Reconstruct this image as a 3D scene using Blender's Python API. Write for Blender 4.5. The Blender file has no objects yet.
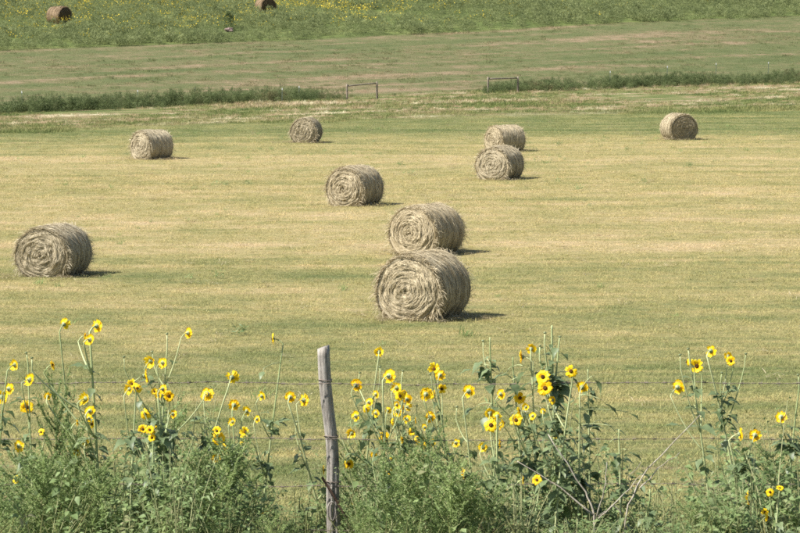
import bpy, math, random
import numpy as np
from mathutils import Vector, Matrix, Euler, noise as mnoise

random.seed(7)
rng = np.random.default_rng(11)
scene = bpy.context.scene
C = scene.collection
R = math.radians

# ------------------------------------------------------------------ camera
CAM_H = 6.2
FPX = 2800.0                       # focal length in photo pixels (photo 800 wide)
HORIZON = 28.0
PITCH = math.atan((266.5 - HORIZON) / FPX)
cam = bpy.data.cameras.new('camera')
cam.sensor_width = 36.0
cam.lens = 36.0 * FPX / 800.0
cam.clip_end = 9000
cam.clip_start = 0.1
cam.dof.use_dof = True
cam.dof.focus_distance = 62.0
cam.dof.aperture_fstop = 32.0
cam_o = bpy.data.objects.new('camera', cam)
C.objects.link(cam_o)
cam_o.location = (0, 0, CAM_H)
cam_o.rotation_euler = (R(90) - PITCH, 0, 0)
scene.camera = cam_o

# ------------------------------------------------------------------ light
SUN_EL = R(49)
SUN_DIR = Vector((-0.955, -0.296, 0)).normalized() * math.cos(SUN_EL) + Vector((0, 0, math.sin(SUN_EL)))
world = bpy.data.worlds.new('World')
scene.world = world
world.use_nodes = True
wn = world.node_tree
sky = wn.nodes.new('ShaderNodeTexSky')
sky.sky_type = 'NISHITA'
sky.sun_disc = False
sky.sun_elevation = SUN_EL
sky.sun_rotation = math.atan2(SUN_DIR.x, SUN_DIR.y)
sky.dust_density = 1.5
bg = wn.nodes['Background']
bg.inputs['Strength'].default_value = 0.068
wn.links.new(sky.outputs['Color'], bg.inputs['Color'])
sl = bpy.data.lights.new('sun', 'SUN')
sl.energy = 4.5
sl.angle = R(0.53)
sl.color = (1.0, 0.965, 0.905)
so = bpy.data.objects.new('sun', sl)
C.objects.link(so)
so.location = (-40, -20, 60)
so.rotation_euler = SUN_DIR.to_track_quat('Z', 'Y').to_euler()

scene.view_settings.view_transform = 'Standard'
scene.view_settings.look = 'None'
scene.view_settings.exposure = 1.18
scene.view_settings.gamma = 1.0
scene.render.engine = 'CYCLES'
scene.cycles.use_denoising = False
scene.cycles.max_bounces = 6
scene.cycles.transparent_max_bounces = 4
scene.cycles.filter_width = 1.7

# ------------------------------------------------------------------ terrain
def sstep(a, b, x):
    t = np.clip((np.asarray(x, float) - a) / (b - a), 0, 1)
    return t * t * (3 - 2 * t)

YK = np.array([-400, 0, 17, 24, 44, 52, 58, 4000], float)
ZK = np.array([4.6, 4.6, 2.85, 2.28, .56, .14, 0, 0], float)
def near_z(y):
    acc = 0
    for o in (-4, -2, 0, 2, 4):
        acc = acc + np.interp(np.asarray(y, float) + o, YK, ZK)
    return acc / 5
UK = np.array([-500, 185, 215, 237, 262, 288, 325, 400, 520, 700, 1200, 5000], float)
BK = np.array([0, 0, .12, .45, 2.95, 5.65, 9.2, 16.0, 25.0, 33.0, 45.0, 45.0], float)
TK = np.array([0, .006, .014, .021, .032, .043, .05, .05, .03, .0, 0, 0], float)
def ground(x, y):
    x = np.asarray(x, float); y = np.asarray(y, float)
    u = y - .65 * np.clip(x, -90, 90)
    b = t = 0
    for o in (-5, -2.5, 0, 2.5, 5):
        b = b + np.interp(u + o, UK, BK); t = t + np.interp(u + o, UK, TK)
    z = near_z(y) + b / 5 + t / 5 * np.clip(x, -90, 90)
    und = .05 * np.sin(x * .21 + y * .05) * np.sin(y * .11 + 1) * sstep(40, 90, y)
    und = und + .22 * np.sin(x * .08 + 2) * np.sin(y * .06) * sstep(240, 300, u)
    return z + und
def gz(x, y):
    return float(ground(x, y))

CP, SP = math.cos(PITCH), math.sin(PITCH)
def at(px, py, d):
    """world point seen at photo pixel (px,py) at distance d along the ground axis"""
    a = (px - 400.0) / FPX; b = (266.5 - py) / FPX
    v = Vector((a, CP + b * SP, -SP + b * CP))
    return Vector((0, 0, CAM_H)) + v * (d / v.y)
def on_ground(px, py, d0=20.0, d1=600.0):
    d = d0
    while d < d1:
        p = at(px, py, d)
        if p.z <= gz(p.x, p.y):
            return Vector((p.x, p.y, gz(p.x, p.y)))
        d += .1
    return p

# ------------------------------------------------------------------ material helpers
def new_mat(name):
    m = bpy.data.materials.new(name); m.use_nodes = True
    nt = m.node_tree
    for n in list(nt.nodes): nt.nodes.remove(n)
    out = nt.nodes.new('ShaderNodeOutputMaterial')
    return m, nt, out
def N(nt, t, **kw):
    n = nt.nodes.new(t)
    for k, v in kw.items(): setattr(n, k, v)
    return n
def L(nt, a, b): nt.links.new(a, b)
def setv(sock, v):
    if hasattr(v, 'is_linked') or hasattr(v, 'links'): return L(sock.id_data, v, sock)
    sock.default_value = v
def math_n(nt, op, a, b=None, c=None, clamp=False):
    n = N(nt, 'ShaderNodeMath', operation=op, use_clamp=clamp)
    for i, v in enumerate((a, b, c)):
        if v is not None: setv(n.inputs[i], v)
    return n.outputs[0]
def mixc(nt, f, a, b, mode='MIX'):
    n = N(nt, 'ShaderNodeMix', data_type='RGBA', blend_type=mode, clamp_factor=True)
    setv(n.inputs[0], f)
    for s, v in ((n.inputs[6], a), (n.inputs[7], b)):
        setv(s, v if not isinstance(v, tuple) else (*v, 1.0) if len(v) == 3 else v)
    return n.outputs[2]
def ramp(nt, f, stops, interp='LINEAR'):
    n = N(nt, 'ShaderNodeValToRGB'); n.color_ramp.interpolation = interp
    el = n.color_ramp.elements
    el[0].position, el[0].color = stops[0][0], _c(stops[0][1])
    el[1].position, el[1].color = stops[-1][0], _c(stops[-1][1])
    for p, c in stops[1:-1]:
        e = el.new(p); e.color = _c(c)
    setv(n.inputs[0], f)
    return n.outputs[0]
def _c(c):
    if isinstance(c, (int, float)): return (c, c, c, 1)
    return (*c, 1)
def noise(nt, vec, scale, detail=3, rough=.55, dist=0):
    n = N(nt, 'ShaderNodeTexNoise')
    setv(n.inputs['Vector'], vec); n.inputs['Scale'].default_value = scale
    n.inputs['Detail'].default_value = detail; n.inputs['Roughness'].default_value = rough
    n.inputs['Distortion'].default_value = dist
    return n.outputs['Fac']
def mapr(nt, f, a, b, c=0.0, d=1.0, smooth=False):
    n = N(nt, 'ShaderNodeMapRange', clamp=True)
    if smooth: n.interpolation_type = 'SMOOTHSTEP'
    setv(n.inputs[0], f)
    for i, v in enumerate((a, b, c, d)): n.inputs[i + 1].default_value = v
    return n.outputs[0]
def leaf_shader(nt, out, col, trans=.35, rough=.6, tcol=None, spec=.25):
    p = N(nt, 'ShaderNodeBsdfPrincipled')
    setv(p.inputs['Base Color'], col if not isinstance(col, tuple) else (*col, 1))
    p.inputs['Roughness'].default_value = rough
    p.inputs['Specular IOR Level'].default_value = spec
    if trans <= 0:
        L(nt, p.outputs[0], out.inputs[0]); return
    t = N(nt, 'ShaderNodeBsdfTranslucent')
    tc = tcol if tcol is not None else col
    setv(t.inputs[0], tc if not isinstance(tc, tuple) else (*tc, 1))
    mx = N(nt, 'ShaderNodeMixShader'); mx.inputs[0].default_value = trans
    L(nt, p.outputs[0], mx.inputs[1]); L(nt, t.outputs[0], mx.inputs[2]); L(nt, mx.outputs[0], out.inputs[0])

def land_colour(nt):
    """real colour of turf, stubble and weeds, by place on the land"""
    g = N(nt, 'ShaderNodeNewGeometry')
    s = N(nt, 'ShaderNodeSeparateXYZ'); L(nt, g.outputs['Position'], s.inputs[0])
    X, Y = s.outputs[0], s.outputs[1]
    u = math_n(nt, 'SUBTRACT', Y, math_n(nt, 'MULTIPLY', X, .65))
    def vec(a, b):
        c = N(nt, 'ShaderNodeCombineXYZ'); setv(c.inputs[0], a); setv(c.inputs[1], b); return c.outputs[0]
    mul = lambda a, k: math_n(nt, 'MULTIPLY', a, k)
    # mown field: swaths lie across the view, slightly askew
    yy = math_n(nt, 'ADD', Y, mul(X, .06))
    wob = math_n(nt, 'ADD', yy, mul(noise(nt, vec(mul(X, .05), mul(Y, .05)), 1, 2), 4.0))
    band = noise(nt, vec(mul(X, .012), mul(wob, .115)), 1, 2, .5)
    band2 = noise(nt, vec(mul(X, .03), mul(wob, .42)), 1, 3, .6)
    lines = noise(nt, vec(mul(X, .02), mul(wob, 1.3)), 1, 2, .5)
    blotch = noise(nt, vec(mul(X, .28), mul(Y, .34)), 1, 4, .65)
    fine = noise(nt, vec(X, Y), 2.6, 4, .7)
    base = ramp(nt, math_n(nt, 'DIVIDE', Y, 240.0),
                [(.08, .32), (.15, .38), (.21, .39), (.27, .48), (.33, .63), (.40, .68), (.46, .58), (.53, .66), (.60, .58), (.655, .46), (.70, .24), (.78, .22)])
    f = math_n(nt, 'ADD', base, mul(math_n(nt, 'SUBTRACT', band, .5), .62))
    f = math_n(nt, 'ADD', f, mul(math_n(nt, 'SUBTRACT', band2, .5), .5))
    f = math_n(nt, 'ADD', f, mul(math_n(nt, 'SUBTRACT', lines, .5), .5))
    f = math_n(nt, 'ADD', f, mul(math_n(nt, 'SUBTRACT', blotch, .5), 1.15))
    f = math_n(nt, 'ADD', f, mul(math_n(nt, 'SUBTRACT', fine, .5), .75))
    field = ramp(nt, f, [(.0, (.115, .145, .050)), (.28, (.20, .205, .082)), (.55, (.32, .280, .120)), (.8, (.42, .338, .172)), (1, (.49, .375, .22))])
    # bare reddish soil here and there on the verge
    soil = mapr(nt, noise(nt, vec(mul(X, .7), mul(Y, 1.1)), 1, 3, .6), .60, .68)
    soil = math_n(nt, 'MULTIPLY', soil, mapr(nt, Y, 21.0, 31.0, 1, 0))
    field = mixc(nt, soil, field, (.30, .20, .15))
    # rough strip before the ditch
    r1 = noise(nt, vec(mul(X, .055), mul(u, .24)), 1, 4, .7)
    r2 = noise(nt, vec(mul(X, .30), mul(Y, .5)), 1, 3, .6)
    rf = math_n(nt, 'ADD', .5, mul(math_n(nt, 'SUBTRACT', math_n(nt, 'ADD', mul(r1, .65), mul(r2, .35)), .5), 1.7))
    rough = ramp(nt, rf, [(.30, (.075, .11, .036)), (.43, (.145, .17, .056)), (.52, (.235, .22, .10)), (.58, (.33, .245, .15)), (.70, (.56, .52, .36))])
    # mown hillside with brown streaks that follow the slope
    h1 = noise(nt, vec(mul(math_n(nt, 'ADD', X, mul(Y, .3)), .022), mul(u, .26)), 1, 4, .62)
    h2 = noise(nt, vec(mul(X, .25), mul(Y, .35)), 1, 3, .6)
    hf = math_n(nt, 'ADD', math_n(nt, 'ADD', mul(h1, .5), mul(h2, .28)), mul(noise(nt, vec(mul(X, .9), mul(Y, 1.1)), 1, 3, .7), .22))
    hill = ramp(nt, hf, [(.40, (.105, .128, .050)), (.48, (.138, .150, .064)), (.54, (.18, .163, .082)), (.60, (.275, .21, .13))])
    meadow = ramp(nt, noise(nt, vec(mul(X, .12), mul(Y, .16)), 1, 4, .6), [(.35, (.085, .115, .035)), (.52, (.13, .165, .052)), (.66, (.18, .20, .07))])
    nz = mul(math_n(nt, 'SUBTRACT', noise(nt, vec(mul(X, .2), mul(Y, .2)), 1, 3), .5), 16)
    un = math_n(nt, 'ADD', u, nz)
    uh = math_n(nt, 'SUBTRACT', math_n(nt, 'ADD', u, mul(nz, .25)), mul(math_n(nt, 'MINIMUM', math_n(nt, 'ADD', X, 8.0), 0.0), .28))
    c = mixc(nt, mapr(nt, un, 186, 200), field, rough)
    c = mixc(nt, mapr(nt, uh, 236, 240), c, hill)
    c = mixc(nt, mapr(nt, math_n(nt, 'ADD', u, mul(nz, .15)), 287, 289), c, meadow)
    return c, g

def mat_ground():
    m, nt, out = new_mat('land')
    c, g = land_colour(nt)
    p = N(nt, 'ShaderNodeBsdfPrincipled'); p.inputs['Roughness'].default_value = .95
    p.inputs['Specular IOR Level'].default_value = .1
    fine = noise(nt, g.outputs['Position'], 9, 5, .75)
    c2 = mixc(nt, mapr(nt, fine, .35, .65), mixc(nt, 1.0, c, (.62, .62, .58), 'MULTIPLY'), c)
    L(nt, c2, p.inputs['Base Color'])
    b = N(nt, 'ShaderNodeBump'); b.inputs['Strength'].default_value = .8; b.inputs['Distance'].default_value = .12
    L(nt, fine, b.inputs['Height']); L(nt, b.outputs[0], p.inputs['Normal'])
    L(nt, p.outputs[0], out.inputs[0])
    return m
def mat_turf(name, gain=1.0, tint=(1, 1, 1), trans=.25):
    m, nt, out = new_mat(name)
    c, g = land_colour(nt)
    oi = N(nt, 'ShaderNodeObjectInfo')
    v = ramp(nt, oi.outputs['Random'], [(0, tuple(gain * .78 * k for k in (.92, 1.0, .85))), (.5, tuple(gain * k for k in (1, 1, 1))), (1, tuple(gain * 1.18 * k for k in (1.05, 1, 1.0)))])
    c = mixc(nt, 1.0, c, v, 'MULTIPLY')
    c = mixc(nt, 1.0, c, tint, 'MULTIPLY')
    leaf_shader(nt, out, c, trans, .8, spec=.1)
    return m
def mat_leafy(name, dark, light, trans=.3, rough=.6, scale=14, straw=None, spec=.25):
    m, nt, out = new_mat(name)
    oi = N(nt, 'ShaderNodeObjectInfo')
    g = N(nt, 'ShaderNodeNewGeometry')
    n = noise(nt, g.outputs['Position'], scale, 3, .6)
    ri = math_n(nt, 'ADD', math_n(nt, 'MULTIPLY', n, .75), math_n(nt, 'MULTIPLY', oi.outputs['Random'], .25))
    c = ramp(nt, ri, [(.3, dark), (.66, light)])
    if straw:
        n2 = noise(nt, g.outputs['Position'], scale * .45, 2, .6)
        c = mixc(nt, mapr(nt, n2, .58, .68, 0, .8), c, straw)
    leaf_shader(nt, out, c, trans, rough, spec=spec)
    return m
M = {}
M['land'] = mat_ground()
M['turf'] = mat_turf('turf_blades', 1.28)
M['tall_turf'] = mat_turf('tall_turf_blades', 1.2)
M['ditch'] = mat_leafy('ditch_leaves', (.07, .098, .034), (.165, .20, .078), .4, .7, .6, (.21, .19, .09))
M['meadow'] = mat_leafy('meadow_leaves', (.125, .155, .06), (.26, .29, .12), .4, .7, .8)
M['feather'] = mat_leafy('feathery_leaves', (.17, .245, .085), (.37, .465, .18), .5, .6, 9)
M['leafy'] = mat_leafy('weed_leaves', (.105, .165, .06), (.29, .375, .155), .45, .5, 9, (.36, .33, .19))
M['sun_leaf'] = mat_leafy('sunflower_leaves', (.085, .125, .055), (.23, .29, .14), .4, .45, 11, spec=.4)
M['stem'] = mat_leafy('pale_stems', (.24, .30, .125), (.45, .48, .25), 0, .6, 8)
M['weed_stem'] = mat_leafy('weed_stems', (.20, .23, .095), (.38, .37, .19), 0, .7, 8)
M['petal'] = mat_leafy('yellow_petals', (.92, .60, .010), (1.0, .73, .022), .4, .5, 40, spec=.2)
M['hill_petal'] = mat_leafy('far_yellow_petals', (.60, .45, .035), (.78, .60, .07), .3, .6, 2, spec=.1)
M['disc'] = mat_leafy('brown_disc', (.025, .012, .006), (.11, .05, .015), 0, .9, 120, spec=.1)
M['calyx'] = mat_leafy('calyx_green', (.19, .235, .115), (.36, .40, .24), .1, .6, 60)

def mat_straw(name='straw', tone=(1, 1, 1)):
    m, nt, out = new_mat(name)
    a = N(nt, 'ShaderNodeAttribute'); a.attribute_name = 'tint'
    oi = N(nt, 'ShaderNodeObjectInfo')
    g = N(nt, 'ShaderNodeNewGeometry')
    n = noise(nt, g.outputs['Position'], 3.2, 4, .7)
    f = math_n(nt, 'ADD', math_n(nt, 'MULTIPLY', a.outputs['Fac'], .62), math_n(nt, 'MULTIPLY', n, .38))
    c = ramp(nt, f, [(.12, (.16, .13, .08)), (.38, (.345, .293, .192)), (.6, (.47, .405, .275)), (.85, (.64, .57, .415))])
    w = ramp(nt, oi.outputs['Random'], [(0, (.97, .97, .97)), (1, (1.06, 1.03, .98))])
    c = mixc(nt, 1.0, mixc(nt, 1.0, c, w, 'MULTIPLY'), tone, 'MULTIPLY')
    leaf_shader(nt, out, c, .15, .7, spec=.2)
    return m
M['straw'] = mat_straw()
M['old_straw'] = mat_straw('old_brown_straw', (.60, .50, .44))
def mat_wood(name, a, b, c3, sc=14):
    m, nt, out = new_mat(name)
    tc = N(nt, 'ShaderNodeTexCoord')
    mp = N(nt, 'ShaderNodeMapping'); mp.inputs['Scale'].default_value = (1, 1, .07)
    L(nt, tc.outputs['Object'], mp.inputs[0])
    n = noise(nt, mp.outputs[0], sc * 4, 5, .7, .3)
    n2 = noise(nt, tc.outputs['Object'], sc * .5, 3, .6)
    f = math_n(nt, 'ADD', math_n(nt, 'MULTIPLY', n, .65), math_n(nt, 'MULTIPLY', n2, .35))
    col = ramp(nt, f, [(.32, a), (.5, b), (.68, c3)])
    p = N(nt, 'ShaderNodeBsdfPrincipled'); p.inputs['Roughness'].default_value = .85
    p.inputs['Specular IOR Level'].default_value = .2
    L(nt, col, p.inputs['Base Color'])
    bp = N(nt, 'ShaderNodeBump'); bp.inputs['Strength'].default_value = .9; bp.inputs['Distance'].default_value = .012
    L(nt, n, bp.inputs['Height']); L(nt, bp.outputs[0], p.inputs['Normal'])
    L(nt, p.outputs[0], out.inputs[0])
    return m
M['post'] = mat_wood('weathered_wood', (.065, .052, .042), (.26, .235, .205), (.52, .485, .43))
M['rail'] = mat_wood('brace_wood', (.08, .065, .05), (.20, .165, .125), (.34, .29, .23), 4)
M['dead'] = mat_wood('dead_stalk_wood', (.17, .14, .10), (.38, .335, .265), (.57, .52, .44), 9)
M['dark_wood'] = mat_wood('brown_stick', (.02, .012, .008), (.05, .03, .02), (.09, .055, .035), 10)
def mat_metal(name, a, b, sc=60, metallic=.3):
    m, nt, out = new_mat(name)
    tc = N(nt, 'ShaderNodeTexCoord')
    col = ramp(nt, noise(nt, tc.outputs['Object'], sc, 4, .7), [(.35, a), (.65, b)])
    p = N(nt, 'ShaderNodeBsdfPrincipled'); p.inputs['Roughness'].default_value = .7
    p.inputs['Metallic'].default_value = metallic
    L(nt, col, p.inputs['Base Color']); L(nt, p.outputs[0], out.inputs[0])
    return m
M['wire'] = mat_metal('rusty_wire', (.13, .10, .08), (.30, .245, .195), 25)
M['tpost'] = mat_metal('painted_steel', (.10, .13, .09), (.16, .19, .13), 20, 0)
M['tip'] = mat_metal('white_paint', (.68, .68, .66), (.8, .8, .78), 20, 0)
M['stone'] = mat_metal('pinkish_stone', (.13, .085, .07), (.21, .145, .125), 6, 0)

# ------------------------------------------------------------------ mesh helpers
class MB:
    def __init__(self): self.v = []; self.f = []; self.t = []
    def strip(self, pts, widths, side, tint=.5, fold=None):
        """a ribbon through pts; side = vector(s) across"""
        b = len(self.v)
        for i, p in enumerate(pts):
            s = side[i] if isinstance(side, list) else side
            w = widths[i] if isinstance(widths, (list, tuple)) else widths
            self.v += [tuple(p - s * (w / 2)), tuple(p + s * (w / 2))]
            self.t += [tint, tint]
        for i in range(len(pts) - 1):
            k = b + 2 * i
            self.f.append((k, k + 1, k + 3, k + 2))
    def tri(self, a, b_, c, tint=.5):
        b = len(self.v); self.v += [tuple(a), tuple(b_), tuple(c)]; self.t += [tint] * 3
        self.f.append((b, b + 1, b + 2))
    def tube(self, pts, radii, n=6, cap=True, tint=.5):
        b = len(self.v); m = len(pts)
        prev = None
        for i, p in enumerate(pts):
            d = (pts[min(i + 1, m - 1)] - pts[max(i - 1, 0)])
            if d.length < 1e-9: d = Vector((0, 0, 1))
            d.normalize()
            if prev is None:
                a = d.orthogonal().normalized()
            else:
                a = (prev - d * prev.dot(d)); a = a.normalized() if a.length > 1e-6 else d.orthogonal().normalized()
            prev = a; c = d.cross(a)
            r = radii[i] if isinstance(radii, (list, tuple)) else radii
            for k in range(n):
                an = 2 * math.pi * k / n
                self.v.append(tuple(p + (a * math.cos(an) + c * math.sin(an)) * r)); self.t.append(tint)
        for i in range(m - 1):
            for k in range(n):
                q = b + i * n; k2 = (k + 1) % n
                self.f.append((q + k, q + k2, q + n + k2, q + n + k))
        if cap:
            self.f.append(tuple(b + k for k in reversed(range(n))))
            self.f.append(tuple(b + (m - 1) * n + k for k in range(n)))
    def mesh(self, name, mat, smooth=False, tint=False):
        me = bpy.data.meshes.new(name)
        me.from_pydata(self.v, [], self.f)
        if tint:
            a = me.attributes.new('tint', 'FLOAT', 'POINT'); a.data.foreach_set('value', np.array(self.t, np.float32))
        if smooth: me.polygons.foreach_set('use_smooth', [True] * len(me.polygons))
        me.materials.append(mat); me.update()
        return me
def link(name, me, parent=None, loc=None, rot=None, scale=None):
    o = bpy.data.objects.new(name, me); C.objects.link(o)
    if parent is not None: o.parent = parent
    if loc is not None: o.location = loc
    if rot is not None: o.rotation_euler = rot
    if scale is not None: o.scale = scale if not isinstance(scale, (int, float)) else (scale,) * 3
    return o
def tag(o, label=None, cat=None, group=None, kind=None):
    if label: o['label'] = label
    if cat: o['category'] = cat
    if group: o['group'] = group
    if kind: o['kind'] = kind
    return o
def empty(name, loc):
    o = link(name, None, None, loc); o.empty_display_size = .1; return o
def rv(s=1.0): return Vector((random.uniform(-s, s), random.uniform(-s, s), random.uniform(-s, s)))
def bez(a, b, c, n=8):
    return [a * (1 - t) ** 2 + b * (2 * t * (1 - t)) + c * t * t for t in [i / n for i in range(n + 1)]]

# ------------------------------------------------------------------ ground sheet
def build_ground():
    ys = np.concatenate([[-3000, -1200, -500, -200, -80, -30], np.arange(-10, 70, 1.0), np.arange(70, 460, 2.0), [480, 520, 580, 660, 760, 900, 1200, 1800, 2800, 4500]])
    xs = np.concatenate([[-4000, -2000, -1000, -500, -300, -200, -150, -120], np.arange(-100, 101, 2.0), [120, 150, 200, 300, 500, 1000, 2000, 4000]])
    GX, GY = np.meshgrid(xs, ys)
    GZ = ground(GX, GY)
    v = np.stack([GX, GY, GZ], -1).reshape(-1, 3)
    nx, ny = len(xs), len(ys)
    i = np.arange(ny - 1)[:, None] * nx + np.arange(nx - 1)[None, :]
    f = np.stack([i, i + 1, i + nx + 1, i + nx], -1).reshape(-1, 4)
    me = bpy.data.meshes.new('ground')
    me.from_pydata(v.tolist(), [], f.tolist())
    me.polygons.foreach_set('use_smooth', [True] * len(me.polygons))
    me.materials.append(M['land'])
    tag(link('ground', me), 'mown hay field rising to a green hillside', None, None, 'structure')
build_ground()

# ------------------------------------------------------------------ scatter (uncountable grass and weeds)
def scatter(name, pts, yaw, scl, idx, sources, label, tilt=.15):
    n = len(pts)
    me = bpy.data.meshes.new(name)
    me.vertices.add(n)
    me.vertices.foreach_set('co', np.asarray(pts, np.float32).ravel())
    ra = me.attributes.new('rot', 'FLOAT_VECTOR', 'POINT')
    rot = np.stack([rng.normal(0, tilt, n), rng.normal(0, tilt, n), yaw], -1).astype(np.float32)
    ra.data.foreach_set('vector', rot.ravel())
    sa = me.attributes.new('scl', 'FLOAT_VECTOR', 'POINT'); sa.data.foreach_set('vector', np.asarray(scl, np.float32).ravel())
    ia = me.attributes.new('pick', 'INT', 'POINT'); ia.data.foreach_set('value', np.asarray(idx, np.int32))
    o = link(name, me)
    ng = bpy.data.node_groups.new(name + '_scatter', 'GeometryNodeTree')
    ng.interface.new_socket('Geometry', in_out='INPUT', socket_type='NodeSocketGeometry')
    ng.interface.new_socket('Geometry', in_out='OUTPUT', socket_type='NodeSocketGeometry')
    gi = ng.nodes.new('NodeGroupInput'); go = ng.nodes.new('NodeGroupOutput')
    jn = ng.nodes.new('GeometryNodeJoinGeometry')
    def attr(nm, ty):
        a = ng.nodes.new('GeometryNodeInputNamedAttribute'); a.data_type = ty; a.inputs['Name'].default_value = nm
        return a.outputs['Attribute']
    e2r = ng.nodes.new('FunctionNodeEulerToRotation'); ng.links.new(attr('rot', 'FLOAT_VECTOR'), e2r.inputs[0])
    sc_ = attr('scl', 'FLOAT_VECTOR'); pk = attr('pick', 'INT')
    for k, src in enumerate(sources):
        oi = ng.nodes.new('GeometryNodeObjectInfo'); oi.inputs['Object'].default_value = src
        oi.inputs['As Instance'].default_value = True
        cmp_ = ng.nodes.new('FunctionNodeCompare'); cmp_.data_type = 'INT'; cmp_.operation = 'EQUAL'
        ng.links.new(pk, cmp_.inputs[2]); cmp_.inputs[3].default_value = k
        ip = ng.nodes.new('GeometryNodeInstanceOnPoints')
        ng.links.new(gi.outputs[0], ip.inputs['Points'])
        ng.links.new(cmp_.outputs[0], ip.inputs['Selection'])
        ng.links.new(oi.outputs['Geometry'], ip.inputs['Instance'])
        ng.links.new(e2r.outputs[0], ip.inputs['Rotation']); ng.links.new(sc_, ip.inputs['Scale'])
        ng.links.new(ip.outputs[0], jn.inputs[0])
    ng.links.new(jn.outputs[0], go.inputs[0])
    md = o.modifiers.new('scatter', 'NODES'); md.node_group = ng
    tag(o, label, None, None, 'stuff')
    return o
def source(name, mb, mat):
    return bpy.data.objects.new(name, mb.mesh(name, mat))       # never linked: only its shape is used

def grass_tuft(nb, rad, h0, h1, w, lean=.6):
    mb = MB()
    for _ in range(nb):
        a = random.uniform(0, 6.283); r = rad * math.sqrt(random.random())
        p = Vector((r * math.cos(a), r * math.sin(a), -.01)); h = random.uniform(h0, h1)
        ln = Vector((random.gauss(0, lean), random.gauss(0, lean), 1)).normalized()
        b = random.uniform(0, 6.283); s = Vector((math.cos(b), math.sin(b), 0)) * w / 2 * random.uniform(.7, 1.3)
        tip = p + ln * h + Vector((ln.x, ln.y, -.3)) * h * .35
        mid = p + ln * h * .6
        k = len(mb.v)
        mb.v += [tuple(p - s), tuple(p + s), tuple(mid + s * .8), tuple(mid - s * .8), tuple(tip)]; mb.t += [.5] * 5
        mb.f += [(k, k + 1, k + 2, k + 3), (k + 3, k + 2, k + 4)]
    return mb

def wedge(n, d0, d1, half=.19, pad=3.0, power=1.0):
    """n random places in the wedge of land between two distances"""
    q = rng.random(n)
    d = np.sqrt(d0 ** 2 + q * (d1 ** 2 - d0 ** 2)) if power == 1.0 else d0 + (d1 - d0) * q
    x = (rng.random(n) * 2 - 1) * (half * d + pad)
    return x, d
def vnoise(x, y, s, seed=0):
    out = np.empty(len(x))
    for i in range(len(x)): out[i] = mnoise.noise((x[i] * s + seed, y[i] * s, seed * .37))
    return out

turf_src = [source('turf_a', grass_tuft(40, .20, .025, .06, .0055, .9), M['turf']),
            source('turf_b', grass_tuft(32, .24, .03, .085, .006, 1.1), M['turf']),
            source('turf_c', grass_tuft(34, .16, .025, .055, .0055, .8), M['turf'])]
def build_turf():
    xs, ds = [], []
    for n, a, b, p in ((15000, 19.5, 40, 0), (24000, 40, 75, 0), (26000, 75, 120, 1), (36000, 120, 205, 1)):
        x, d = wedge(n, a, b, power=1.0 if p else 0.0); xs.append(x); ds.append(d)
    x = np.concatenate(xs); d = np.concatenate(ds)
    n = len(x)
    s = (.75 + .5 * rng.random(n)) * np.interp(d, [20, 50, 100, 200], [.75, 1.0, 1.25, 1.6])
    s3 = np.stack([s, s, s * (.6 + .7 * rng.random(n))], -1)
    scatter('stubble_grass', np.stack([x, d, ground(x, d)], -1), rng.random(n) * 6.283, s3, rng.integers(0, 3, n), turf_src,
            'short dry mown grass covering the hay field')
build_turf()

# rough uncut grass in the strip before the ditch
tall_src = [source('tall_turf_a', grass_tuft(34, .35, .14, .34, .02, .45), M['tall_turf']),
            source('tall_turf_b', grass_tuft(30, .45, .10, .24, .024, .7), M['tall_turf'])]
def build_rough():
    n = 26000
    x, d = wedge(n, 165, 262)
    u = d - .65 * x
    k = vnoise(x, d, .07, 3)
    keep = (u + 14 * k > 190) & (u - np.minimum(0, x + 8) * .28 < 238.5) & (k + .3 * rng.random(n) > -.2)
    x, d, k = x[keep], d[keep], k[keep]; n = len(x)
    s = (.5 + .6 * rng.random(n)) * (.8 + .9 * np.clip(k, 0, 1))
    scatter('rough_grass', np.stack([x, d, ground(x, d)], -1), rng.random(n) * 6.283, np.stack([s, s, s], -1), rng.integers(0, 2, n), tall_src,
            'patchy uncut grass between hay field and ditch')
build_rough()
def build_hill_turf():
    n = 34000
    x, d = wedge(n, 205, 345)
    u = d - .65 * x
    keep = (u > 238) & (u < 289)
    x, d = x[keep], d[keep]; n = len(x)
    s = 1.5 + .9 * rng.random(n) + 1.2 * np.clip(vnoise(x, d, .11, 6), 0, 1)
    scatter('hillside_grass', np.stack([x, d, ground(x, d)], -1), rng.random(n) * 6.283, np.stack([s, s, s * .8], -1), rng.integers(0, 3, n), turf_src,
            'short mown grass with brown streaks on the hillside')
build_hill_turf()
def build_hill_tufts():
    n = 9000
    x, d = wedge(n, 205, 345)
    u = d - .65 * x; k = vnoise(x, u, .10, 31)
    keep = (u > 241) & (u < 289) & (k + .4 * rng.random(n) > .22)
    x, d = x[keep], d[keep]; n = len(x)
    s = .45 + .5 * rng.random(n)
    scatter('hillside_tufts', np.stack([x, d, ground(x, d)], -1), rng.random(n) * 6.283, np.stack([s * 1.4, s * 1.4, s], -1), rng.integers(0, 2, n), tall_src,
            'scattered taller grass tufts on the mown hillside')
build_hill_tufts()

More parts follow.
